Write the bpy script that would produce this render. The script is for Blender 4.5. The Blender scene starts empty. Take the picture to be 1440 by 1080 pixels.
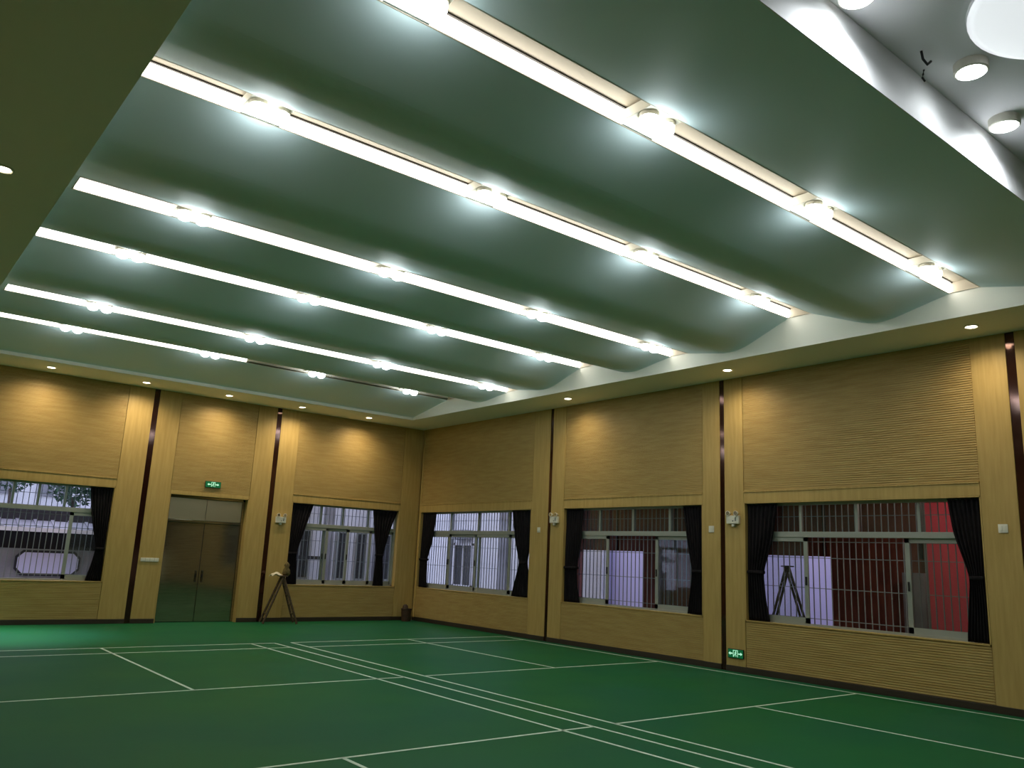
import bpy, math, random
from mathutils import Vector, Matrix
random.seed(7)
sc = bpy.context.scene
col = sc.collection
PI = math.pi

# ------------------------------------------------------------------ camera, world, exposure
cd = bpy.data.cameras.new('camera'); cam = bpy.data.objects.new('camera', cd); col.objects.link(cam); sc.camera = cam
cd.sensor_width = 36.0; cd.sensor_fit = 'HORIZONTAL'; cd.lens = 36.0 * 1152.57 / 1440.0
cd.clip_start = 0.05; cd.clip_end = 200
yaw, pitch, roll = 0.6721608290152702, 0.21035607076385043, 0.044919688712542774
fw = Vector((math.sin(yaw)*math.cos(pitch), math.cos(yaw)*math.cos(pitch), math.sin(pitch)))
rt = Vector((math.cos(yaw), -math.sin(yaw), 0)); up = rt.cross(fw)
r2 = rt*math.cos(roll) + up*math.sin(roll); u2 = -rt*math.sin(roll) + up*math.cos(roll)
M = Matrix.Identity(4)
for i in range(3):
    M[i][0] = r2[i]; M[i][1] = u2[i]; M[i][2] = -fw[i]
M[0][3], M[1][3], M[2][3] = -12.747, -20.029, 1.7735
cam.matrix_world = M

w = bpy.data.worlds.new('overcast_sky'); sc.world = w; w.use_nodes = True
bg = w.node_tree.nodes['Background']; bg.inputs[0].default_value = (0.60, 0.62, 0.90, 1); bg.inputs[1].default_value = 2.6

sc.view_settings.view_transform = 'Standard'; sc.view_settings.look = 'None'
sc.view_settings.gamma = 1.0; sc.view_settings.use_curve_mapping = False
sc.view_settings.exposure = 0.0
SPOT_W = 38.0      # each twin ceiling spotlight
GLOW_W = 2.2       # sideways spill of each twin spotlight
DOWN_W = 140.0       # each soffit downlight
STRIP = 5.5         # luminous strip radiance

H = 5.317
XL, XR, YF, YB = -13.5, 0.0, 0.0, -22.5
WT = .28
SX0, SX1 = -11.5, -1.2          # inner edges of the side soffits
SYF = -1.3                      # inner edge of the far soffit
EDGE = -17.35                   # near edge of the folded ceiling
RZ = 5.75                       # raised ceiling near the camera

# ------------------------------------------------------------------ materials
def mat(name, color, rough=0.6, metal=0.0, spec=0.5, emit=None, estr=0.0, coat=0.0):
    m = bpy.data.materials.new(name); m.use_nodes = True
    b = m.node_tree.nodes['Principled BSDF']
    b.inputs['Base Color'].default_value = (*color, 1)
    b.inputs['Roughness'].default_value = rough; b.inputs['Metallic'].default_value = metal
    b.inputs['Specular IOR Level'].default_value = spec
    if coat: b.inputs['Coat Weight'].default_value = coat
    if emit:
        b.inputs['Emission Color'].default_value = (*emit, 1); b.inputs['Emission Strength'].default_value = estr
    return m
def vary(m, c1, c2, scale=(1, 1, 1), nscale=4.0, detail=4.0, bump=0.0, lo=0.35, hi=0.65, rough=None):
    nt = m.node_tree; N = nt.nodes; L = nt.links; b = N['Principled BSDF']
    tc = N.new('ShaderNodeTexCoord'); mp = N.new('ShaderNodeMapping'); mp.inputs['Scale'].default_value = scale
    no = N.new('ShaderNodeTexNoise'); no.inputs['Scale'].default_value = nscale; no.inputs['Detail'].default_value = detail
    cr = N.new('ShaderNodeValToRGB'); cr.color_ramp.elements[0].position = lo; cr.color_ramp.elements[1].position = hi
    cr.color_ramp.elements[0].color = (*c1, 1); cr.color_ramp.elements[1].color = (*c2, 1)
    L.new(tc.outputs['Object'], mp.inputs[0]); L.new(mp.outputs[0], no.inputs[0]); L.new(no.outputs[0], cr.inputs[0])
    L.new(cr.outputs[0], b.inputs['Base Color'])
    if bump:
        bp = N.new('ShaderNodeBump'); bp.inputs['Strength'].default_value = bump; bp.inputs['Distance'].default_value = 0.01
        L.new(no.outputs[0], bp.inputs['Height']); L.new(bp.outputs[0], b.inputs['Normal'])
    if rough:
        mr = N.new('ShaderNodeMapRange'); mr.inputs['To Min'].default_value = rough[0]; mr.inputs['To Max'].default_value = rough[1]
        L.new(no.outputs[0], mr.inputs[0]); L.new(mr.outputs[0], b.inputs['Roughness'])
    return m
Mt = {}
Mt['wood'] = vary(mat('oak_veneer', (.5, .34, .15), .5, spec=.3), (.43, .29, .092), (.50, .345, .12), (6, 6, .5), 3.0, 5, .05)
Mt['wood_slat'] = vary(mat('oak_slatted', (.48, .32, .14), .5, spec=.3), (.44, .295, .10), (.51, .36, .135), (.6, .6, 6), 3.0, 4, .05)
Mt['strip'] = mat('dark_red_gloss_strip', (.055, .018, .012), .08, metal=.6, spec=.8)
Mt['floor'] = vary(mat('green_sports_vinyl', (.02, .13, .06), .55, spec=.06), (.011, .115, .034), (.012, .105, .046), (1, 1, 1), .55, 5, .0, .35, .65, (.42, .55))
Mt['line'] = mat('white_court_paint', (.62, .74, .60), .5)
Mt['ceil'] = vary(mat('cast_tinted_ceiling_paint', (.4, .5, .43), .6, spec=.25), (.71, .84, .88), (.74, .87, .91), (1, 1, 1), .4, 2)  # cool green cast of the bounced light is mixed into the paint colour
Mt['soffit'] = mat('pale_grey_soffit_paint', (.86, .85, .78), .7, spec=.2)
Mt['white'] = mat('white_ceiling_paint', (.88, .88, .90), .7, spec=.2)
Mt['fascia'] = mat('fascia_paint', (.86, .86, .78), .7, spec=.2)
Mt['cream'] = mat('cream_trough_paint', (.56, .49, .38), .6)
Mt['base'] = mat('dark_skirting', (.035, .022, .014), .45)
Mt['alu'] = mat('pale_aluminium_frame', (.33, .35, .32), .4, metal=.2)
Mt['bar'] = mat('security_bar_steel', (.27, .28, .30), .4, metal=.4)
Mt['curtain'] = vary(mat('dark_curtain_cloth', (.02, .02, .025), .9, spec=.1), (.007, .006, .008), (.018, .015, .017), (14, 14, .6), 5, 3)
Mt['steel'] = vary(mat('bronze_brushed_steel', (.3, .26, .19), .16, metal=.9), (.31, .28, .21), (.38, .345, .26), (1, 1, 12), 4, 3, 0, .35, .65, (.05, .12))
Mt['steel_light'] = mat('bronze_satin_steel_lit', (.58, .50, .36), .32, metal=.8)  # paler than the leaves: reflected ceiling brightness put into the colour
Mt['darkmetal'] = mat('dark_metal', (.05, .045, .04), .35, metal=.8)
Mt['chrome'] = mat('chrome', (.7, .7, .68), .2, metal=1)
Mt['plastic'] = mat('white_plastic', (.75, .72, .62), .45)
Mt['black'] = mat('black_plastic', (.01, .01, .01), .5)
Mt['green'] = mat('exit_green', (.0, .12, .04), .4, emit=(.0, .20, .06), estr=.3)
Mt['greenw'] = mat('exit_symbol', (.6, .8, .7), .4, emit=(.50, 1, .70), estr=.75)
Mt['led'] = mat('led_diffuser', (.9, .9, .85), .5, emit=(1, .985, .93), estr=STRIP)
Mt['led_off'] = mat('led_diffuser_unlit', (.85, .80, .72), .5)
Mt['lens'] = mat('cool_lens', (.9, .9, .9), .3, emit=(.93, 1, 1), estr=18)
Mt['lensw'] = mat('warm_lens', (.9, .9, .85), .3, emit=(1, .90, .68), estr=14)
Mt['panelglow'] = mat('ceiling_glow_patch', (.85, .87, .88), .5, emit=(.92, .96, 1), estr=.75)  # glowing surface for the patch of light on the raised ceiling
def glass():
    m = bpy.data.materials.new('window_glass'); m.use_nodes = True; nt = m.node_tree; nt.nodes.clear()
    o = nt.nodes.new('ShaderNodeOutputMaterial'); t = nt.nodes.new('ShaderNodeBsdfTransparent'); g = nt.nodes.new('ShaderNodeBsdfGlossy')
    d = nt.nodes.new('ShaderNodeBsdfDiffuse'); m1 = nt.nodes.new('ShaderNodeMixShader'); m2 = nt.nodes.new('ShaderNodeMixShader')
    t.inputs[0].default_value = (.88, .91, .91, 1); g.inputs['Roughness'].default_value = .03; d.inputs[0].default_value = (.3, .34, .34, 1)
    lw = nt.nodes.new('ShaderNodeLayerWeight'); lw.inputs[0].default_value = .5
    fr = nt.nodes.new('ShaderNodeMath'); fr.operation = 'POWER'; fr.inputs[1].default_value = 4.0; nt.links.new(lw.outputs['Facing'], fr.inputs[0])
    mm = nt.nodes.new('ShaderNodeMath'); mm.operation = 'MULTIPLY_ADD'; mm.inputs[1].default_value = .8; mm.inputs[2].default_value = .035
    nt.links.new(fr.outputs[0], mm.inputs[0]); nt.links.new(mm.outputs[0], m1.inputs[0])
    nt.links.new(t.outputs[0], m1.inputs[1]); nt.links.new(g.outputs[0], m1.inputs[2])
    m2.inputs[0].default_value = .03
    nt.links.new(m1.outputs[0], m2.inputs[1]); nt.links.new(d.outputs[0], m2.inputs[2]); nt.links.new(m2.outputs[0], o.inputs[0])
    return m
Mt['glass'] = glass()
Mt['ext_white'] = vary(mat('pale_render_wall', (.8, .8, .8), .8), (.74, .74, .76), (.86, .85, .85), (1, 1, 1), .8, 4)
Mt['ext_grey'] = vary(mat('grey_render_wall', (.3, .3, .31), .8), (.20, .20, .22), (.34, .34, .36), (1, 1, 1), 1.2, 4)
Mt['ext_dark'] = mat('dark_opening', (.02, .02, .025), .6)
Mt['ext_brown'] = vary(mat('dark_red_brown_boards', (.10, .03, .02), .5), (.16, .045, .03), (.24, .07, .045), (1, 3, 1), 2, 3)
Mt['ext_red'] = mat('red_banner_cloth', (.85, .07, .12), .7)
Mt['ext_ground'] = vary(mat('concrete_ground', (.25, .25, .26), .9), (.2, .2, .21), (.3, .3, .31), (1, 1, 1), 1.5, 4)
Mt['lav'] = mat('lavender_white_wall', (.66, .66, .90), .8)
Mt['leaf'] = vary(mat('leaf_green', (.05, .12, .06), .6), (.02, .07, .04), (.08, .17, .09), (1, 1, 1), 6, 2)
Mt['bark'] = mat('bark', (.08, .06, .045), .9)
Mt['lad'] = vary(mat('weathered_wood_ladder', (.13, .075, .04), .7), (.05, .03, .016), (.10, .06, .03), (1, 1, 6), 6, 3)
Mt['ladal'] = mat('aluminium_ladder', (.45, .47, .5), .4, metal=.5)
Mt['rag'] = mat('white_cotton_rag', (.62, .55, .42), .9)
Mt['jute'] = vary(mat('brown_jute_bag', (.14, .10, .03), .9), (.07, .05, .015), (.17, .12, .04), (1, 1, 1), 20, 3)
Mt['bin'] = vary(mat('brown_rattan', (.05, .025, .01), .7), (.025, .012, .006), (.07, .03, .014), (1, 1, 10), 8, 3)
Mt['paleboard'] = mat('pale_dado', (.85, .82, .70), .6)
Mt['darkwood'] = mat('dark_brown_wall', (.055, .04, .022), .6)

# ------------------------------------------------------------------ mesh helpers
ORG = {}
def org(o): return ORG.get(o.name, Vector((0, 0, 0)))
class MB:
    def __init__(s): s.v = []; s.f = []; s.smooth = set()
    def box(s, x0, x1, y0, y1, z0, z1):
        if x0 > x1: x0, x1 = x1, x0
        if y0 > y1: y0, y1 = y1, y0
        if z0 > z1: z0, z1 = z1, z0
        n = len(s.v)
        s.v += [(x, y, z) for z in (z0, z1) for y in (y0, y1) for x in (x0, x1)]
        s.f += [tuple(n+i for i in q) for q in ((0, 2, 3, 1), (4, 5, 7, 6), (0, 1, 5, 4), (2, 6, 7, 3), (0, 4, 6, 2), (1, 3, 7, 5))]
        return s
    def prism(s, poly, axis, a, b):
        # poly: list of 2D points; axis 0: (y,z) extruded in x ; 1: (x,z) in y ; 2: (x,y) in z
        n = len(s.v); k = len(poly)
        for t in (a, b):
            for p, q in poly:
                s.v.append((t, p, q) if axis == 0 else (p, t, q) if axis == 1 else (p, q, t))
        s.f.append(tuple(range(n, n+k))); s.f.append(tuple(reversed(range(n+k, n+2*k))))
        for i in range(k):
            j = (i+1) % k; s.f.append((n+i, n+k+i, n+k+j, n+j))
        return s
    def tube(s, pts, radii, n=10, cap=True):
        pts = [Vector(p) for p in pts]
        if not hasattr(radii, '__len__'): radii = [radii]*len(pts)
        base = len(s.v)
        for i, p in enumerate(pts):
            d = (pts[min(i+1, len(pts)-1)] - pts[max(i-1, 0)]).normalized()
            a = Vector((0, 0, 1)) if abs(d.z) < .9 else Vector((1, 0, 0))
            u = d.cross(a).normalized(); v = d.cross(u)
            for k in range(n):
                t = 2*PI*k/n; s.v.append(tuple(p + (u*math.cos(t)+v*math.sin(t))*radii[i]))
        for i in range(len(pts)-1):
            for k in range(n):
                a = base+i*n+k; b = base+i*n+(k+1) % n
                s.f.append((a, b, b+n, a+n))
        if cap:
            s.f.append(tuple(range(base, base+n))); e = base+(len(pts)-1)*n; s.f.append(tuple(reversed(range(e, e+n))))
        return s
    def lathe(s, c, prof, n=24):
        base = len(s.v)
        for r, z in prof:
            for k in range(n):
                t = 2*PI*k/n; s.v.append((c[0]+r*math.cos(t), c[1]+r*math.sin(t), c[2]+z))
        for i in range(len(prof)-1):
            for k in range(n):
                a = base+i*n+k; b = base+i*n+(k+1) % n; s.f.append((a, b, b+n, a+n))
        s.f.append(tuple(range(base, base+n))); e = base+(len(prof)-1)*n; s.f.append(tuple(reversed(range(e, e+n))))
        return s
    def quad(s, *p):
        n = len(s.v); s.v += [tuple(q) for q in p]; s.f.append(tuple(range(n, n+len(p)))); return s
    def build(s, name, m, parent=None, smooth=False, bevel=0, solid=0, loc=None):
        o0 = org(parent) if parent else Vector(loc or (0, 0, 0))
        me = bpy.data.meshes.new(name)
        me.from_pydata([(a-o0.x, b-o0.y, c-o0.z) for a, b, c in s.v], [], s.f)
        import bmesh
        bm = bmesh.new(); bm.from_mesh(me); bmesh.ops.recalc_face_normals(bm, faces=bm.faces); bm.to_mesh(me); bm.free()
        if smooth:
            for p in me.polygons: p.use_smooth = True
        me.materials.append(m if not isinstance(m, str) else Mt[m])
        o = bpy.data.objects.new(name, me); col.objects.link(o)
        if parent: o.parent = parent; ORG[o.name] = o0
        else: o.location = o0; ORG[o.name] = o0
        if bevel:
            b = o.modifiers.new('bevel', 'BEVEL'); b.width = bevel; b.segments = 2; b.limit_method = 'ANGLE'
        if solid:
            b = o.modifiers.new('solid', 'SOLIDIFY'); b.thickness = solid; b.offset = 0
        return o
def B(*a): return MB().box(*a)
def tag(o, label=None, cat=None, group=None, kind=None):
    if label: o['label'] = label
    if cat: o['category'] = cat
    if group: o['group'] = group
    if kind: o['kind'] = kind
    return o
def thing(name, loc, label, cat, group=None, kind=None):
    o = bpy.data.objects.new(name, None); col.objects.link(o); o.location = loc; o.empty_display_size = .1
    ORG[o.name] = Vector(loc); return tag(o, label, cat, group, kind)
def setting(name, loc=(0, 0, 0)):
    return thing(name, loc, None, None, None, 'structure')
def copy_tree(o, parent=None):
    c = o.copy(); col.objects.link(c)
    if parent: c.parent = parent
    for ch in list(o.children): copy_tree(ch, c)
    return c
def light(name, kind, loc, power, color, parent=None, size=.05, angle=None, blend=.5, aim=None):
    l = bpy.data.lights.new(name, kind); l.energy = power; l.color = color; l.shadow_soft_size = size
    if kind == 'SPOT': l.spot_size = angle; l.spot_blend = blend
    o = bpy.data.objects.new(name, l); col.objects.link(o)
    if parent: o.parent = parent; o.location = Vector(loc)-org(parent)
    else: o.location = loc
    if aim:
        d = (Vector(aim)-Vector(loc)).normalized(); o.rotation_euler = d.to_track_quat('-Z', 'Y').to_euler()
    return o

# ------------------------------------------------------------------ floor and court markings
fl = B(XL, XR, YB, YF+WT, -.12, 0).build('floor', 'floor'); fl['kind'] = 'structure'
yb = -4.456
LW = .02
def fline(x0, x1, y0, y1): B(x0, x1, y0, y1, .0005, .003).build('court_line', 'line', fl)
X3, X2, X1, CR, CL, SR = -5.544, -5.891, -6.352, -2.90, -8.97, -.27
LLO, LLI = -12.05, -11.59
near = yb-13.4
# far back line, long service line, short service lines, nearer back lines: one per court
for y in (yb, yb-.76, yb-4.72, yb-8.68, near+.76, near):
    fline(LLO, X2, y-LW, y+LW); fline(X3, SR, y-LW, y+LW)
for x in (X3, X2, X1, SR, LLO, LLI): fline(x-LW, x+LW, near, yb)
for x in (CR, CL): fline(x-LW, x+LW, yb-4.72, yb); fline(x-LW, x+LW, near, yb-8.68)

# ------------------------------------------------------------------ walls
def wall_core(name, axis, span, holes, top=6.2):
    # axis 'x': wall along x at y=YF..; axis 'y': along y at x=0
    root = setting(name)
    a = span[0]; mb = MB()
    def bx(u0, u1, z0, z1):
        if axis == 'x': mb.box(u0, u1, .03, WT, z0, z1)
        else: mb.box(.03, WT, -u1, -u0, z0, z1)
    for (u0, u1, z0, z1) in sorted(holes):
        bx(a, u0, 0, top)
        if z0 > 0: bx(u0, u1, 0, z0)
        bx(u0, u1, z1, top); a = u1
    bx(a, span[1], 0, top)
    mb.build('masonry', 'wood', root)
    return root
# far wall (back), x runs along the wall
W2 = (-3.82, -.61, .88, 2.97); W1 = (-12.0, -8.05, .88, 2.97); DR = (-6.86, -4.96, 0, 2.94)
W3 = (.12, 4.97, .88, 2.97); W4 = (6.1, 10.02, .88, 2.97); W5 = (10.95, 15.0, .88, 2.97)
wf = wall_core('wall_far', 'x', (XL-.3, XR+WT), [W1, DR, W2])
wr = wall_core('wall_right', 'y', (.0, -YB+.3), [W3, W4, W5])
def flat(root, axis, u0, u1, z0, z1, name='pilaster', m='wood', d0=0.0, d1=.035, bev=.004):
    mb = MB()
    if axis == 'x': mb.box(u0, u1, d0, d1, z0, z1)
    else: mb.box(d0, d1, -u1, -u0, z0, z1)
    return mb.build(name, m, root, bevel=bev)
def grooved(root, axis, u0, u1, z0, z1, name='slatted_panel', pitch=.036):
    n = max(1, round((z1-z0)/pitch)); p = (z1-z0)/n
    prof = []
    for i in range(n):
        a = z0+i*p
        prof += [(.018, a), (.018, a+p*.16), (.006, a+p*.24), (.006, a+p*.92), (.018, a+p)]
    mb = MB(); k = len(prof)
    for u in (u0, u1):
        for d, z in prof: mb.v.append((u, d, z) if axis == 'x' else (d, -u, z))
    for i in range(k-1): mb.f.append((i, i+1, k+i+1, k+i))
    return mb.build(name, 'wood_slat', root)
TOP = H
G = .006
def rev(root, axis, hole, depth=WT):   # timber lining of an opening
    u0, u1, z0, z1 = hole; t = .02
    for (a, b, c, d) in ((u0, u0+t, z0, z1), (u1-t, u1, z0, z1), (u0, u1, z1-t, z1)) + (((u0, u1, z0-.0, z0+t),) if z0 > 0 else ()):
        flat(root, axis, a, b, c, d, 'reveal_board', 'wood', .0, depth-.02, 0)
for root, axis, pil, strips, wins in (
        (wf, 'x', [(-13.5, -12.0), (-8.05, -7.49), (-7.37, -6.86), (-4.96, -4.455), (-4.335, -3.82), (-.61, -.0)], [(-7.49, -7.37), (-4.455, -4.335)], [W1, W2]),
        (wr, 'y', [(.035, .12), (4.97, 5.565), (5.665, 6.1), (10.02, 10.43), (10.53, 10.95), (15.0, 15.49), (15.61, 16.05), (20.1, 20.5), (20.6, 22.5)], [(5.565, 5.665), (10.43, 10.53), (15.49, 15.61), (20.5, 20.6)], [W3, W4, W5])):
    for a, b in pil: flat(root, axis, a+G/2, b-G/2, .1, TOP)
    for a, b in strips: flat(root, axis, a, b, 0.0, TOP, 'mirror_strip', 'strip', .012, .034, 0)
    for (u0, u1, z0, z1) in wins:
        flat(root, axis, u0, u1, z1, 3.15, 'window_header')
        flat(root, axis, u0, u1, 3.15, 3.175, 'ledge_moulding', 'wood', -.012, .035)
        grooved(root, axis, u0+G, u1-G, 3.175, TOP)
        grooved(root, axis, u0+G, u1-G, .1, z0-.015)
        rev(root, axis, (u0, u1, z0, z1))
grooved(wf, 'x', -6.86+G, -4.96-G, 3.02, TOP); flat(wf, 'x', -6.86, -4.96, 2.94, 3.015, 'door_header')
grooved(wr, 'y', 16.05, 20.1, .1, TOP)
rev(wf, 'x', DR)
bb = setting('baseboard_far')
for a, b in ((-13.5, -7.49), (-7.37, -6.86), (-4.96, -4.455), (-4.335, -.02)): flat(bb, 'x', a, b, 0, .1, 'skirting', 'base', -.012, .035)
bb = setting('baseboard_right')
for a, b in ((.02, 5.565), (5.665, 10.43), (10.53, 15.49), (15.61, 22.5)): flat(bb, 'y', a, b, 0, .1, 'skirting', 'base', -.012, .035)
wl = setting('wall_left'); B(XL-.25, XL, YB-.3, 0, 0, 6.2).build('masonry', 'wood', wl)
for i in range(5):
    y = -1.0-i*4.4; B(XL, XL+.02, y-3.6, y, .1, TOP).build('panel', 'wood_slat', wl)
wb = setting('wall_near'); B(XL-.25, .3, YB-.25, YB, 0, 6.2).build('masonry', 'darkwood', wb)
B(XL, 0, YB, YB+.02, 0, 1.41).build('pale_dado_board', 'paleboard', wb)

# ------------------------------------------------------------------ ceiling
ce = setting('ceiling')
B(XL-.3, .3, YB-.3, .3, 6.2, 6.3).build('roof_slab', 'white', ce)
B(XL, 0, SYF, 0, H, H+.06).build('soffit', 'soffit', ce)
B(SX1, 0, YB, SYF, H, H+.06).build('soffit', 'soffit', ce)
B(XL, SX0, YB, SYF, H, H+.06).build('soffit', 'soffit', ce)
B(SX1, SX1+.03, YB, SYF, H+.06, 6.2).build('fascia', 'fascia', ce)
B(SX0-.03, SX0, YB, SYF, H+.06, 6.2).build('fascia', 'fascia', ce)
B(SX0, SX1, SYF, SYF+.03, H+.06, 6.2).build('fascia', 'fascia', ce)
HW = .20
ROWS = [(-15.47, 5.68), (-12.93, 5.84), (-10.44, 5.60), (-7.99, 5.76), (-5.55, 5.56), (-3.12, 5.68)]
def fold(poly):
    # thin sheet following (y,z) points, spanning x
    t = .02; p = poly + [(y, z+t) for y, z in reversed(poly)]
    return MB().prism(p, 0, SX0, SX1)
def bend(y0, z0, y1, z1, zv, r=.34):
    # two straight slopes meeting in a softly rounded fold at the middle
    ym = (y0+y1)/2; m0 = (z0-zv)/(ym-y0); m1 = (z1-zv)/(y1-ym); pts = [(y0, z0)]
    for k in range(-6, 7):
        t = k/6.0; pts.append((ym+t*r, zv+r*(m1*(1+t)**2/4+m0*(1-t)**2/4)))
    return pts+[(y1, z1)]
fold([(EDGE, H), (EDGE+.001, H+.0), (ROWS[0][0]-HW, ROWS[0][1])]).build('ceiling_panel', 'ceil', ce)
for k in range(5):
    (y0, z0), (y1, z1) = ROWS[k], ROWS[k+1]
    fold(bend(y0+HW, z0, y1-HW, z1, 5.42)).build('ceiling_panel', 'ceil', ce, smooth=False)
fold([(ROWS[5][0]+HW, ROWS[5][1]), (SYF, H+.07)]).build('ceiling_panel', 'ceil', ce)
B(SX0, SX1, EDGE-.012, EDGE, H-.002, RZ).build('recess_riser', 'white', ce)
B(SX0, SX1, YB, EDGE-.012, RZ, RZ+.04).build('raised_ceiling', 'white', ce)

# ------------------------------------------------------------------ luminous slots
TX0, TX1 = -11.34, SX1-.005
ordn = ['nearest the camera', 'second from the camera', 'third from the camera', 'fourth from the camera', 'fifth from the camera, next to the last', 'farthest from the camera, lit only on its left half']
ch_h = .152
for k, (y, z) in enumerate(ROWS):
    t = thing('linear_light', ((TX0+TX1)/2, y, z), 'long white ceiling light slot ' + ordn[k], 'light', 'light slots across the ceiling')
    y0, y1 = y-HW, y+HW
    mb = MB(); e = .012
    mb.box(TX0, TX1, y0, y1, z+ch_h, z+ch_h+e)                # top
    mb.box(TX0, TX1, y0-e, y0, z-.004, z+ch_h+e)               # near side
    mb.box(TX0, TX1, y1, y1+e, z-.004, z+ch_h+e)               # far side
    mb.box(TX0-e, TX0, y0-e, y1+e, z-.004, z+ch_h+e); mb.box(TX1-e, TX1, y0, y1, z, z+ch_h)
    mb.build('trough', 'cream', t)
    # the lengths of folded ceiling left and right of the trough
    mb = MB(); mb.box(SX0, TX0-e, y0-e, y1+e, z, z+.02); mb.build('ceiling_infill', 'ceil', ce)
    d0, d1 = y1-.035, y1-.002
    cut = -6.5 if k == 5 else TX1-.02
    B(TX0+.01, cut, d0, d1, z+.036, z+ch_h-.018).build('diffuser', 'led', t)
    if k == 5: B(cut+.01, TX1-.02, d0, d1, z+.032, z+ch_h-.018).build('diffuser', 'led_off', t)['label'] = 'unlit length of diffuser'
    B(TX0+.01, cut, y1-.020, y1-.002, z+.003, z+.024).build('diffuser', 'led', t)  # glowing strip stands in for the bright lip below the diffuser
    B(TX0, TX1, y1-.055, y1-.035, z+ch_h-.016, z+ch_h-.002).build('shadow_gap_trim', 'darkmetal', t)

# ------------------------------------------------------------------ twin spotlights in the slots
def make_twin():
    t = thing('twin_spotlight', (0, 0, 0), 'x', 'light')
    MB().box(-.21, .21, -.19, .155, .035, .14).build('housing', 'plastic', t, bevel=.006)
    for sx in (-.105, .105):
        r = MB().lathe((sx, -.045, 0), [(.092, .036), (.092, -.002), (.084, -.006)], 24).build('lamp_ring', 'plastic', t, smooth=False)
        MB().lathe((sx, -.045, 0), [(.086, -.004), (.086, -.050), (.070, -.082), (.036, -.100), (.002, -.104)], 20).build('lens', 'lens', r, smooth=True)
    MB().box(-.20, .20, .180, .198, -.002, .006).build('trim_bar', 'alu', t)
    light('beam', 'SPOT', (0, -.045, -.075), SPOT_W, (.92, 1.0, .96), t, size=.09, angle=math.radians(140), blend=.9)
    light('glow', 'POINT', (0, -.05, -.20), GLOW_W, (.82, 1.0, 1.0), t, size=.07)
    return t
FX = [[-10.12, -7.62, -4.95, -2.3], [-10.22, -7.55, -4.93, -2.35], [-10.08, -7.38, -4.70, -2.05], [-10.18, -7.46, -4.98, -2.4], [-10.0, -7.35, -4.68, -2.0], [-9.96, -7.35, -4.95, -2.48]]
cols = ['first from the left', 'second from the left', 'third from the left', 'last on the right']
rown = ['nearest light slot', 'second light slot from the camera', 'third light slot from the camera', 'fourth light slot from the camera', 'fifth light slot from the camera', 'farthest light slot']
proto = None
for k, (y, z) in enumerate(ROWS):
    for j, x in enumerate(FX[k]):
        if proto is None: t = proto = make_twin()
        else: t = copy_tree(proto)
        t.location = (x, y, z)
        c = cols[j]
        tag(t, 'twin round white spotlight in the %s, %s' % (rown[k], c), 'spotlight', 'twin spotlights in the light slots')

# ------------------------------------------------------------------ soffit downlights
def downlight(x, y, label, z=H, power=DOWN_W, color=(1, .84, .60), m='lensw', aim=None, angle=150):
    t = thing('downlight', (x, y, z), label, 'light', 'round soffit downlights')
    MB().lathe((x, y, z), [(.10, .0), (.10, -.008), (.085, -.014), (.075, -.006)], 28).build('trim_ring', 'plastic', t)
    MB().lathe((x, y, z), [(.072, -.007), (.06, -.012), (.03, -.015), (.002, -.016)], 24).build('lens', m, t, smooth=True)
    light('beam', 'SPOT', (x, y, z-.03), power, color, t, size=.04, angle=math.radians(angle), blend=1.0, aim=aim or (x, y, 0))
    return t
for x, l in ((-9.8, 'leftmost, above the cut-off window'), (-7.88, 'just left of the dark strip beside the door'), (-5.98, 'above the steel double door'),
             (-4.1, 'just right of the second dark strip'), (-2.18, 'nearest the room corner, above the corner window')):
    downlight(x, -.66, 'warm downlight in far soffit, ' + l, aim=(x, -.30, 0))
for y, l in ((-6.83, 'farthest of three, above middle window'), (-11.1, 'middle of three, beside a dark strip'), (-15.3, 'nearest of three, at the right edge')):
    downlight(-.64, y, 'warm downlight in right soffit, ' + l, aim=(-.28, y, 0), power=85)
downlight(-12.07, -10.97, 'round warm downlight alone on the left soffit at the picture edge', power=20)
downlight(-12.07, -1.9, 'added unseen cool lamp in the left soffit, brightening the far left floor', power=2100, color=(.62, .95, 1), aim=(-10.5, -2.1, 0), angle=50)  # added lamp, out of view, brightens the floor at far left

# ------------------------------------------------------------------ lamps and stand-in glow disc on the raised ceiling
for x, y, l in ((-7.87, -17.55, 'leftmost of three'), (-6.42, -17.70, 'middle of three'), (-5.38, -17.55, 'rightmost of three')):
    t = thing('ceiling_lamp', (x, y, RZ), 'round white lamp on the raised ceiling, ' + l, 'light', 'round lamps on the raised ceiling')
    MB().lathe((x, y, RZ), [(.125, 0), (.125, -.07), (.115, -.078)], 28).build('lamp_body', 'plastic', t)
    MB().lathe((x, y, RZ), [(.108, -.079), (.09, -.088), (.05, -.095), (.002, -.098)], 24).build('lens', 'lens', t, smooth=True)
    light('beam', 'SPOT', (x, y, RZ-.12), 8 if y < -17.6 else 85, (.93, .98, 1), t, size=.08, angle=math.radians(170), blend=.5)
t = thing('glow_disc', (-6.70, -18.58, RZ), 'pale glowing disc standing in for ceiling glow behind the three bright lamps', 'light')  # made-up disc in place of a soft glow on the ceiling
MB().lathe((-6.70, -18.58, RZ), [(.74, 0), (.74, -.02), (.72, -.03)], 48).build('rim', 'white', t)
MB().lathe((-6.70, -18.58, RZ), [(.735, -.031), (.68, -.05), (.45, -.066), (.002, -.07)], 48).build('glow_disc_face', 'panelglow', t, smooth=True)
tag(MB().tube([(-6.86, -17.52, RZ), (-6.84, -17.52, RZ-.06), (-6.79, -17.53, RZ-.09), (-6.75, -17.54, RZ-.05)], .010, 8).build('cable_stub', 'black', loc=(-6.85, -17.52, RZ)),
    'short dark cable stub hanging from the raised ceiling beside the middle lamp', 'cable')
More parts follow.
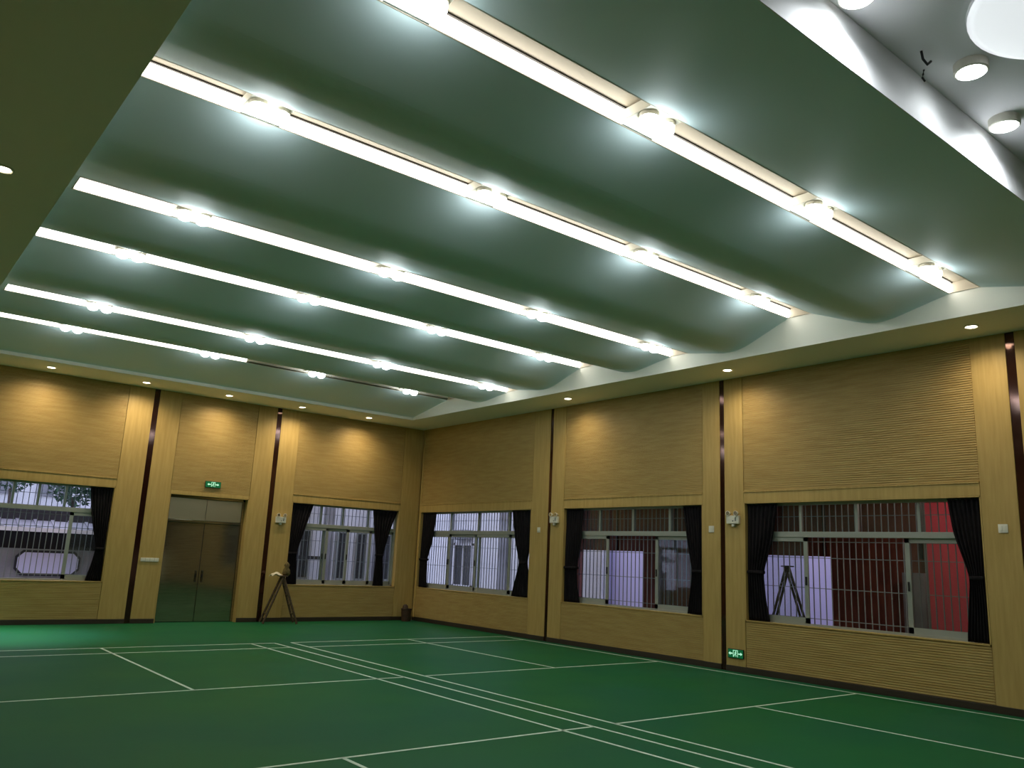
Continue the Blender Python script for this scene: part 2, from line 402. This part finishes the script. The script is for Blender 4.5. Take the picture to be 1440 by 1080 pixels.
tag(MB().tube([(-6.60, -17.42, RZ), (-6.62, -17.42, RZ-.05), (-6.66, -17.43, RZ-.10), (-6.64, -17.44, RZ-.13)], .008, 8).build('cable_stub', 'black', loc=(-6.6, -17.42, RZ)),
    'thin curved dark wire end hanging from the raised ceiling, nearer the ceiling edge', 'cable')

# ------------------------------------------------------------------ windows
def window(n, axis, hole, mull, sashes, hz=(1.02, 1.52, 2.02, 2.29, 2.72), barpitch=.112, half=.0):
    u0, u1, z0, z1 = hole; u0 += .02; u1 -= .02; z0 += .02; z1 -= .02
    root = setting('window_%d' % n)
    def bx(a, b, c, d, d0, d1, mb=None):
        mb = mb or MB()
        return mb.box(a, b, d0, d1, c, d) if axis == 'x' else mb.box(d0, d1, -b, -a, c, d)
    mb = MB()
    for q in ((u0, u0+.05, z0, z1), (u1-.05, u1, z0, z1), (u0, u1, z0, z0+.035), (u0, u1, z1-.04, z1)): bx(*q, .14, .21, mb)
    mb.build('window_frame', 'alu', root)
    bx(u0, u1, 2.36, 2.455, .135, .215).build('transom_bar', 'alu', root, bevel=.004)
    ms = [u0+.05]+list(mull)+[u1-.05]
    for m_ in mull: bx(m_-.025, m_+.025, 2.455, z1-.04, .145, .205).build('mullion', 'alu', root, bevel=.003)
    for a, b in zip(ms[:-1], ms[1:]): bx(a+.02, b-.02, 2.46, z1-.04, .172, .178).build('pane', 'glass', root)
    for i, (a, b) in enumerate(sashes):
        d = .145 if i % 2 == 0 else .178; s = .075
        mb = MB()
        for q in ((a, a+s, z0+.035, 2.36), (b-s, b, z0+.035, 2.36), (a, b, z0+.035, z0+.035+.09), (a, b, 2.29, 2.36)): bx(*q, d, d+.028, mb)
        so = mb.build('sash', 'alu', root)
        bx(a+s-.005, b-s+.005, z0+.12, 2.295, d+.011, d+.016).build('pane', 'glass', so)
        hx = b-s/2 if i == 0 else a+s/2
        bx(hx-.012, hx+.012, 1.56, 1.70, d-.018, d).build('latch', 'black', so)
    u = u0+.06
    while u < u1-.02:
        bx(u-.007, u+.007, z0, z1, .243, .257).build('security_bar', 'bar', root); u += barpitch
    for z in hz: bx(u0, u1, z-.006, z+.006, .236, .243).build('security_rail', 'bar', root)
    return root
window(1, 'x', W1, (-11.0, -10.0, -9.52, -9.0), [(-8.86, -8.08), (-11.97, -11.1)])
window(2, 'x', W2, (-2.92, -2.27, -1.5), [(-3.79, -2.66), (-2.82, -2.04), (-2.12, -1.36), (-1.42, -.64)])
window(3, 'y', W3, (1.43, 2.68, 3.96), [(.15, 1.46), (1.28, 2.78), (2.58, 4.06), (3.92, 4.94)])
window(4, 'y', W4, (7.12, 8.1, 9.09), [(6.13, 7.41), (8.69, 9.99)])
window(5, 'y', W5, (12.0, 13.02, 14.03), [(10.98, 12.12), (13.77, 14.97)])

# ------------------------------------------------------------------ curtains
def curtain(axis, prof, label, folds=7, side=0):
    # prof: list (z, outer, inner)
    zt, zb = prof[0][0], prof[-1][0]
    u0 = (prof[0][1]+prof[0][2])/2
    loc = (u0, .07, zt) if axis == 'x' else (.07, -u0, zt)
    t = thing('curtain', loc, label, 'curtain', 'dark curtains tied back at the windows')
    import bisect
    NZ, NU = 36, folds*8
    zs = [zt+(zb-zt)*i/NZ for i in range(NZ+1)]
    tie = prof[len(prof)//2][0]
    def edges(z):
        for (za, a0, b0), (zc, a1, b1) in zip(prof[:-1], prof[1:]):
            if zc <= z <= za+1e-6:
                f = (za-z)/(za-zc); f = f*f*(3-2*f) if False else f
                return a0+(a1-a0)*f, b0+(b1-b0)*f
        return prof[-1][1:]
    mb = MB(); wmax = abs(prof[0][2]-prof[0][1])
    for z in zs:
        # smooth the outline a little
        es = [edges(min(zt, max(zb, z+dz))) for dz in (-.10, -.05, 0, .05, .10)]
        a = sum(e[0] for e in es)/5; b = sum(e[1] for e in es)/5
        comp = wmax/max(.08, abs(b-a)); amp = min(.036, .016*comp)
        for i in range(NU+1):
            f = i/NU; u = a+(b-a)*f
            d = .068+amp*math.sin(2*PI*folds*f+.5*math.sin(3*z))+.004*math.sin(37*f+5*z)
            mb.v.append((u, d, z) if axis == 'x' else (d, -u, z))
    for r in range(NZ):
        for i in range(NU):
            a = r*(NU+1)+i; mb.f.append((a, a+1, a+NU+2, a+NU+1))
    mb.build('curtain_cloth', 'curtain', t, smooth=True, solid=.006)
    a, b = edges(tie); a, b = min(a, b)-.006, max(a, b)+.006
    mb = MB(); mb.box(a, b, .018, .118, tie-.03, tie+.03) if axis == 'x' else mb.box(.018, .118, -b, -a, tie-.03, tie+.03)
    mb.build('tieback', 'curtain', t, bevel=.02)
    a, b = prof[0][1], prof[0][2]
    mb = MB(); pa = (a, .068, zt+.012) if axis == 'x' else (.068, -a, zt+.012); pb = (b, .068, zt+.012) if axis == 'x' else (.068, -b, zt+.012)
    mb.tube([pa, pb], .010, 8).build('curtain_rail', 'darkmetal', t)
ZT, ZB = 2.925, .91
curtain('y', [(ZT, 10.98, 11.60), (2.3, 10.98, 11.49), (1.74, 10.98, 11.30), (1.3, 10.98, 11.34), (ZB, 10.98, 11.41)], 'dark curtain gathered at the left side of the nearest right-hand window')
curtain('y', [(ZT, 14.97, 14.50), (2.43, 14.97, 14.56), (1.80, 14.94, 14.76), (1.45, 14.97, 14.72), (ZB, 14.97, 14.66)], 'dark curtain at the right side of the nearest right-hand window, beside the red banner')
curtain('y', [(ZT, 6.13, 6.68), (2.2, 6.13, 6.64), (1.65, 6.13, 6.53), (1.3, 6.13, 6.56), (ZB, 6.13, 6.64)], 'dark curtain at the left side of the middle right-hand window')
curtain('y', [(ZT, 9.99, 9.49), (2.25, 9.99, 9.60), (1.70, 9.98, 9.73), (1.3, 9.99, 9.68), (ZB, 9.99, 9.60)], 'dark curtain at the right side of the middle right-hand window')
curtain('y', [(ZT, .15, .83), (2.1, .15, .70), (1.66, .15, .50), (1.2, .15, .52), (ZB, .15, .58)], 'dark curtain at the left side of the right-wall window next to the room corner')
curtain('y', [(ZT, 4.94, 4.17), (2.2, 4.92, 4.33), (1.70, 4.78, 4.55), (1.35, 4.90, 4.42), (ZB, 4.94, 4.25)], 'dark hourglass curtain, right side of the right-wall window next to the corner')
curtain('x', [(ZT, -3.79, -3.19), (2.27, -3.79, -3.38), (1.68, -3.79, -3.56), (1.3, -3.79, -3.52), (ZB, -3.79, -3.48)], 'dark curtain at the left side of the far-wall window near the ladder')
curtain('x', [(ZT, -.64, -1.42), (2.4, -.84, -1.34), (1.72, -1.02, -1.24), (1.3, -.99, -1.25), (ZB, -.94, -1.27)], 'dark curtain at the right side of the far-wall window, closest to the room corner')
curtain('x', [(ZT, -8.08, -8.55), (2.28, -8.08, -8.44), (1.60, -8.10, -8.27), (1.25, -8.08, -8.32), (ZB, -8.08, -8.40)], 'dark curtain at the right side of the leftmost window cut by the picture edge')

# ------------------------------------------------------------------ steel double door
dr = setting('door_1')
B(-6.84, -4.98, .245, .275, 0, 2.92).build('door_backing', 'ext_dark', dr)
mb = MB(); mb.box(-6.84, -6.78, .17, .24, 0, 2.92); mb.box(-5.04, -4.98, .17, .24, 0, 2.92); mb.box(-6.84, -4.98, .17, .24, 2.86, 2.92); mb.box(-6.78, -5.04, .17, .24, 2.29, 2.35)
mb.build('door_frame', 'steel', dr, bevel=.004)
for a, b in ((-6.775, -5.915), (-5.905, -5.045)):
    B(a, b, .20, .225, 2.355, 2.855).build('transom_panel', 'steel_light', dr, bevel=.003)
    lf = B(a, b, .195, .235, .012, 2.285).build('door_leaf', 'steel', dr, bevel=.004)
    hx = b-.07 if a < -6 else a+.07
    MB().tube([(hx, .195, 1.18), (hx, .15, 1.18), (hx, .15, .92), (hx, .195, .92)], .011, 8).build('door_handle', 'darkmetal', lf)
    B(hx-.025, hx+.025, .188, .196, 1.02, 1.10).build('lock_plate', 'darkmetal', lf)

# ------------------------------------------------------------------ exit signs
def exit_sign(axis, u, z, wd, ht, label):
    loc = (u, 0, z) if axis == 'x' else (0, -u, z)
    t = thing('exit_sign', loc, label, 'sign')
    s = 1
    def P(a, d, c): return (u+a, d, z+c) if axis == 'x' else (d, -(u+a), z+c)
    def bx(a0, a1, d0, d1, c0, c1, mb=None):
        mb = mb or MB(); return mb.box(u+a0, u+a1, d0, d1, z+c0, z+c1) if axis == 'x' else mb.box(d0, d1, -(u+a1), -(u+a0), z+c0, z+c1)
    bx(-wd/2, wd/2, -.025, 0, -ht/2, ht/2).build('sign_body', 'black', t, bevel=.004)
    bx(-wd/2+.008, wd/2-.008, -.028, -.025, -ht/2+.008, ht/2-.008).build('sign_face', 'green', t)
    k = ht/.16
    def poly(pts, name):
        mb = MB(); n = len(pts)
        mb.v = [P(a*k, -.031, c*k) for a, c in pts]+[P(a*k, -.028, c*k) for a, c in pts]
        mb.f = [tuple(range(n)), tuple(reversed(range(n, 2*n)))]+[(i, (i+1) % n, n+(i+1) % n, n+i) for i in range(n)]
        return mb
    # left and right arrows
    for sg, nm in ((-1, 'left_arrow'), (1, 'right_arrow')):
        m_ = poly([(sg*.15, 0), (sg*.11, .03), (sg*.11, .010), (sg*.062, .010), (sg*.062, -.010), (sg*.11, -.010), (sg*.11, -.03)], nm); m_.build('arrow', 'greenw', t)
    # door outline
    mb = MB()
    for q in ((-.05, -.042, -.06, .06), (.042, .05, -.06, .06), (-.05, .05, .052, .06)):
        bx(q[0]*k, q[1]*k, -.031, -.028, q[2]*k, q[3]*k, mb)
    mb.build('door_symbol', 'greenw', t)
    # running figure
    mb = MB()
    def limb(a, b, wv):
        ax, az = a; bx_, bz = b; L = math.hypot(bx_-ax, bz-az); nx, nz = -(bz-az)/L*wv/2, (bx_-ax)/L*wv/2
        pts = [(ax+nx, az+nz), (bx_+nx, bz+nz), (bx_-nx, bz-nz), (ax-nx, az-nz)]; n = len(mb.v)
        mb.v += [P(p*k, -.032, c*k) for p, c in pts]+[P(p*k, -.028, c*k) for p, c in pts]
        mb.f += [(n, n+1, n+2, n+3), (n+7, n+6, n+5, n+4)]+[(n+i, n+(i+1) % 4, n+4+(i+1) % 4, n+4+i) for i in range(4)]
    limb((.004, .022), (-.006, -.012), .016); limb((-.006, -.012), (-.024, -.026), .009); limb((-.024, -.026), (-.034, -.048), .008)
    limb((-.004, -.012), (.014, -.028), .009); limb((.014, -.028), (.010, -.052), .008); limb((.006, .02), (.024, .006), .007); limb((.002, .02), (-.02, .012), .007)
    n = len(mb.v)
    hp = [(.008+.011*math.cos(i*PI/5), .037+.011*math.sin(i*PI/5)) for i in range(10)]
    mb.v += [P(p*k, -.032, c*k) for p, c in hp]; mb.f.append(tuple(range(n, n+10)))
    mb.build('running_figure', 'greenw', t)
exit_sign('x', -5.895, 3.215, .38, .15, 'green exit sign with arrows and running figure above the steel double door')
exit_sign('y', 10.75, .31, .33, .155, 'green exit sign with two arrows low on the right wall beside the dark strip')

# ------------------------------------------------------------------ emergency twin-head lights, switches
def emergency(axis, u, z, label):
    loc = (u, -.03, z) if axis == 'x' else (-.03, -u, z)
    t = thing('emergency_light', loc, label, 'emergency light', 'twin head emergency lights')
    def bx(a0, a1, d0, d1, c0, c1): return MB().box(u+a0, u+a1, d0, d1, z+c0, z+c1) if axis == 'x' else MB().box(d0, d1, -(u+a1), -(u+a0), z+c0, z+c1)
    bx(-.135, .135, -.06, 0, -.075, .075).build('case', 'plastic', t, bevel=.01)
    bx(.0, .02, -.063, -.06, -.035, -.015).build('indicator', 'black', t)
    bx(.06, .075, -.063, -.06, -.03, .04).build('slot', 'black', t)
    for a in (-.085, .085):
        c = (u+a, -.035, z+.115) if axis == 'x' else (-.035, -(u+a), z+.115)
        dv = Vector((0, -.05, 0)) if axis == 'x' else Vector((-.05, 0, 0)); c = Vector(c)
        hd = MB().tube([c-dv*.5, c+dv*.2, c+dv], [.02, .035, .045], 14).build('lamp_head', 'plastic', t, smooth=False)
        MB().tube([c+dv*.98, c+dv*1.04], .036, 14).build('lamp_face', 'chrome', hd)
        cc = c.copy(); MB().tube([cc+Vector((0, 0, -.045)), cc], .008, 8).build('stem', 'plastic', hd)
    bx(-.03, .03, -.045, 0, -.125, -.078).build('plug_socket', 'plastic', t, bevel=.004)
emergency('x', -4.10, 2.49, 'white twin-head emergency light on the far wall right of the dark strip')
emergency('y', 5.83, 2.70, 'white twin-head emergency light between the corner window and the middle window')
emergency('y', 10.74, 2.66, 'white twin-head emergency light left of the nearest right-hand window')
def plate(axis, u, z, wd, ht, label, n=1):
    loc = (u, 0, z) if axis == 'x' else (0, -u, z)
    t = thing('wall_switch', loc, label, 'switch')
    def bx(a0, a1, d0, d1, c0, c1): return MB().box(u+a0, u+a1, d0, d1, z+c0, z+c1) if axis == 'x' else MB().box(d0, d1, -(u+a1), -(u+a0), z+c0, z+c1)
    for i in range(n):
        a = -wd/2+wd*i/n
        p = bx(a+.002, a+wd/n-.002, -.012, 0, -ht/2, ht/2).build('faceplate', 'plastic', t, bevel=.002)
        for s in (-.5, .5):
            c = a+wd/n/2+s*wd/n*.4
            bx(c-.016, c+.016, -.018, -.012, -ht*.28, ht*.28).build('rocker', 'plastic', p)
plate('x', -7.12, 1.40, .40, .085, 'row of white light switches on the wall left of the double door', 4)
plate('y', 5.27, 2.47, .10, .12, 'small white wall box right of the corner window')
plate('y', 10.23, 2.49, .12, .12, 'small white wall box right of the middle window')
plate('y', 15.27, 2.50, .13, .12, 'small white wall box right of the nearest window')

# ------------------------------------------------------------------ ladder with rag and bag, basket
def ladder(x, y, h, sp, wd, m, label, rot=0, name='step_ladder', rungs=4):
    t = thing(name, (x, y, 0), label, 'ladder')
    def LP(s, side, f, back=False):    # f: 0 bottom, 1 top
        ww = wd*(1-.30*f); xx = s*(ww/2)
        yy = (sp/2)*(1-f)*(1 if back else -1)
        c, si = math.cos(rot), math.sin(rot)
        return (x+xx*c-yy*si, y+xx*si+yy*c, h*f+.01)
    for back in (False, True):
        for s in (-1, 1):
            MB().tube([LP(s, 0, 0, back), LP(s, 0, 1, back)], .028, 6).build('rail', m, t)
        for i in range(rungs):
            f = (i+1)/(rungs+1.0)
            if back and i % 2: continue
            MB().tube([LP(-1, 0, f, back), LP(1, 0, f, back)], .017, 6).build('rung', m, t)
    a, b = LP(-1, 0, 1), LP(1, 0, 1)
    cx, cy = (a[0]+b[0])/2, (a[1]+b[1])/2
    L = wd*.7/2+.05
    c, si = math.cos(rot), math.sin(rot)
    pts = [(cx+p*c-q*si, cy+p*si+q*c) for p, q in ((-L, -.09), (L, -.09), (L, .09), (-L, .09))]
    MB().prism(pts, 2, h+.01, h+.035).build('top_cap', m, t, bevel=.004)
    return t
ladder(-4.07, -.42, 1.10, .80, .50, 'lad', 'brown wooden step ladder standing by the far wall left of the window', rot=PI/2-.25, rungs=4)
tag(MB().lathe((-4.02, -.50, 1.137), [(.07, 0), (.10, .05), (.085, .13), (.05, .19), (.07, .25), (.03, .31), (.01, .33)], 12).build('tool_bag', 'jute', loc=(-4.02, -.50, 1.137), smooth=True),
    'brown lumpy cloth bag standing on top of the wooden ladder', 'bag')
mb = MB(); NN = 10
for i in range(NN+1):
    for j in range(NN+1):
        a, b = i/NN-.5, j/NN-.5
        zz = 1.152+.05*math.exp(-(a*a+b*b)*9)+.02*math.sin(9*a+7*b); ex = max(0, abs(a)*2-.5)
        mb.v.append((-4.24+a*.26, -.40+b*.2, zz-ex*.05))
for i in range(NN):
    for j in range(NN):
        q = i*(NN+1)+j; mb.f.append((q, q+1, q+NN+2, q+NN+1))
tag(mb.build('cleaning_rag', 'rag', loc=(-4.24, -.40, 1.14), smooth=True, solid=.01), 'crumpled off-white rag on the left end of the wooden ladder top', 'rag')
t = thing('waste_basket', (-.34, -.26, 0), 'small dark brown basket on the floor in the room corner', 'basket')
MB().lathe((-.34, -.26, 0), [(.12, .0), (.13, .15), (.14, .30), (.15, .31), (.15, .33), (.13, .33), (.12, .03)], 20).build('basket_body', 'bin', t)
MB().lathe((-.38, -.26, 0), [(.06, .04), (.08, .28), (.07, .40), (.03, .44)], 12).build('crumpled_liner', 'bin', t, smooth=True)

# ------------------------------------------------------------------ outside: courtyard behind the far wall
gd = B(-16, 9, -24, 14, -.3, -.12).build('courtyard_ground', 'ext_ground'); gd['kind'] = 'structure'
t = thing('neighbouring_building', (-9, 4, 0), 'grey neighbouring building with an awning and octagonal opening, seen through the left window', 'building')
B(-15, -6.2, 4.0, 4.3, -.12, 1.5).build('low_wall', 'ext_grey', t)
B(-15, -6.2, 4.25, 4.3, 1.4, 2.6).build('shaded_opening', 'ext_dark', t)
mb = MB(); mb.prism([(3.55, 1.93), (3.55, 2.0), (5.6, 2.62), (5.6, 2.55)], 0, -15, -6.2); mb.build('awning_roof', 'ext_grey', t)
B(-15, -6.2, 3.52, 3.56, 1.92, 2.02).build('awning_edge', 'ext_white', t)
for i in range(22):
    xx = -14.9+i*.4; MB().prism([(3.58, 2.01), (3.58, 2.04), (5.6, 2.65), (5.6, 2.62)], 0, xx, xx+.09).build('roof_rib', 'ext_grey', t)
def octo(x0, x1, z0, z1, c, g=0): return [(x0+c, z0+g), (x1-c, z0+g), (x1-g, z0+c), (x1-g, z1-c), (x1-c, z1-g), (x0+c, z1-g), (x0+g, z1-c), (x0+g, z0+c)]
for i, (a, b) in enumerate(((-9.2, -7.72), (-11.3, -9.75))):
    fr = MB().prism(octo(a, b, .84, 1.47, .16), 1, 3.96, 4.0).build('octagonal_frame', 'ext_dark', t)
    MB().prism(octo(a+.05, b-.05, .90, 1.41, .13), 1, 3.945, 3.962).build('octagonal_panel', 'lav', fr)
t = thing('background_block', (-9, 10, 0), 'pale apartment block rising behind the awning roof outside the left window', 'building')
B(-17, -4.8, 10, 10.4, -.12, 7).build('facade', 'ext_white', t)
for i in range(7):
    xx = -16+i*1.6
    f = B(xx, xx+.95, 9.93, 10.0, 3.1, 4.4).build('window', 'ext_grey', t); B(xx+.44, xx+.50, 9.90, 9.93, 3.1, 4.4).build('glazing_bar', 'ext_white', f)
def tree(x, y, h, r, n, label):
    t = thing('tree', (x, y, -.12), label, 'tree')
    MB().tube([(x, y, -.12), (x+.05, y, h*.5), (x-.05, y, h*.9)], [.09, .07, .04], 8).build('trunk', 'bark', t, smooth=True)
    mb = MB()
    for i in range(n):
        while True:
            p = Vector((random.uniform(-1, 1), random.uniform(-1, 1), random.uniform(-1, 1)))
            if p.length < 1: break
        p = Vector((x, y, h))+Vector((p.x*r, p.y*r*.7, p.z*r*.8)); a = Vector((random.gauss(0, 1), random.gauss(0, 1), random.gauss(0, 1))).normalized(); b = a.cross(Vector((.3, .5, .8))).normalized()
        s = random.uniform(.05, .10); mb.quad(p-a*s, p-b*s*.5, p+a*s, p+b*s*.5)
    tag(mb.build('foliage', 'leaf', t), kind='stuff')
tree(-7.6, 6.4, 3.3, .75, 700, 'dark green leafy tree outside the top right of the left window')
tree(-9.0, 7.8, 3.5, .55, 240, 'thinner tree behind the awning roof outside the left window')
# right part of the courtyard, seen through the far-wall window and the corner window
t = thing('courtyard_building', (0, 4, 0), 'pale building with columns and tall windows outside the far-wall window', 'building')
B(-6.2, 1.9, 4.1, 4.4, -.12, 4.6).build('facade', 'ext_white', t)
for x0, x1 in ((-1.95, -1.35), (-.36, -.08), (.33, .62), (1.2, 1.9)):
    f = B(x0, x1, 4.04, 4.1, .95, 2.35).build('window', 'ext_dark', t)
    mb = MB()
    for q in ((x0-.04, x0, .9, 2.4), (x1, x1+.04, .9, 2.4), (x0, x1, 2.35, 2.4), (x0, x1, .9, .95), ((x0+x1)/2-.015, (x0+x1)/2+.015, .95, 2.35)): mb.box(q[0], q[1], 4.0, 4.05, q[2], q[3])
    mb.build('window_frame', 'alu', f)
for x in (-2.4, -.98, .82): B(x-.13, x+.13, 3.4, 3.66, -.12, 4.6).build('column', 'ext_grey', t)
B(-6.2, -1.0, 3.6, 3.7, 1.5, 1.6).build('hand_rail', 'ext_dark', t)
t = thing('side_building', (4.5, 3.5, 0), 'bright lavender-white building with a dark window outside the corner window', 'building')
B(4.5, 4.8, -2.9, 9.0, -.12, 4.8).build('facade', 'ext_white', t)
f = B(4.45, 4.5, 3.38, 4.38, .82, 2.17).build('window', 'ext_dark', t)
mb = MB()
for q in ((3.30, 3.38, .76, 2.25), (4.38, 4.46, .76, 2.25), (3.30, 4.46, 2.17, 2.26), (3.30, 4.46, .74, .82), (3.86, 3.92, .82, 2.17)): mb.box(4.40, 4.46, q[0], q[1], q[2], q[3])
mb.build('window_frame', 'ext_white', f)
B(4.10, 4.5, 3.42, 4.35, 2.36, 2.70).build('air_conditioner', 'ext_grey', t, bevel=.02)
B(4.43, 4.5, 1.45, 1.86, -.12, 4.8).build('drain_pipe', 'ext_grey', t)
B(4.38, 4.5, 4.62, 4.68, -.12, 4.8).build('corner_pipe', 'ext_grey', t)

# ------------------------------------------------------------------ outside: covered corridor along the right wall
co = setting('corridor')
mb = MB()
ops = [(3.9, 6.17), (9.45, 11.12)]
a = 3.0
for o0, o1 in ops:
    mb.box(2.6, 2.75, -o0, -a, -.12, 3.4); mb.box(2.6, 2.75, -o1, -o0, 2.10, 3.4); a = o1
mb.box(2.6, 2.75, -22.5, -a, -.12, 3.4); mb.build('corridor_wall', 'ext_brown', co)
B(.28, 2.9, -22.5, -3.0, 3.4, 3.5).build('corridor_roof', 'ext_brown', co)
B(.28, 2.75, -22.6, -22.5, -.12, 3.4).build('corridor_end', 'ext_brown', co)
B(5.0, 5.2, -24, 0, -.12, 3.2).build('outer_garden_wall', 'lav', co)
for y in (-6.75, -7.0, -8.2): B(2.5, 2.6, y-.06, y, -.12, 2.2).build('post', 'ext_grey', co)
for i in range(10):
    y = -3.4-i*1.9; B(2.575, 2.6, y-.03, y+.03, 2.1, 3.4).build('batten', 'ext_dark', co)
t = thing('banner', (2.5, -13.9, 0), 'tall red banner in the corridor behind the nearest window', 'banner')
B(2.50, 2.54, -14.8, -13.05, .1, 3.1).build('banner_cloth', 'ext_red', t)
mb = MB(); mb.box(2.49, 2.56, -13.05, -13.0, -.12, 3.15); mb.box(2.49, 2.56, -14.85, -14.8, -.12, 3.15); mb.build('banner_pole', 'alu', t)
B(2.493, 2.5, -14.3, -13.55, .55, .58).build('stripe', 'ext_white', t)
tag(B(2.40, 2.46, -13.02, -12.62, -.1, 1.85).build('notice_board', 'ext_grey', loc=(2.43, -12.8, -.1)), 'narrow grey board standing in the corridor left of the red banner', 'board')
t = thing('banner_fill_lamp', (1.4, -14.2, 3.4), 'added round lamp under the corridor roof to light the red banner', 'light')  # unseen lamp added to brighten the banner
MB().lathe((1.4, -14.2, 3.4), [(.12, 0), (.12, -.05), (.1, -.07)], 20).build('lamp_body', 'plastic', t)
MB().lathe((1.4, -14.2, 3.4), [(.09, -.071), (.05, -.085), (.002, -.09)], 16).build('lens', 'lensw', t)
light('beam', 'POINT', (1.4, -14.2, 3.25), 24, (1, .85, .8), t, size=.1)
ladder(1.7, -10.72, 1.85, 1.0, .60, 'darkmetal', 'dark step ladder in the corridor in front of the bright opening', rot=.7, rungs=5)
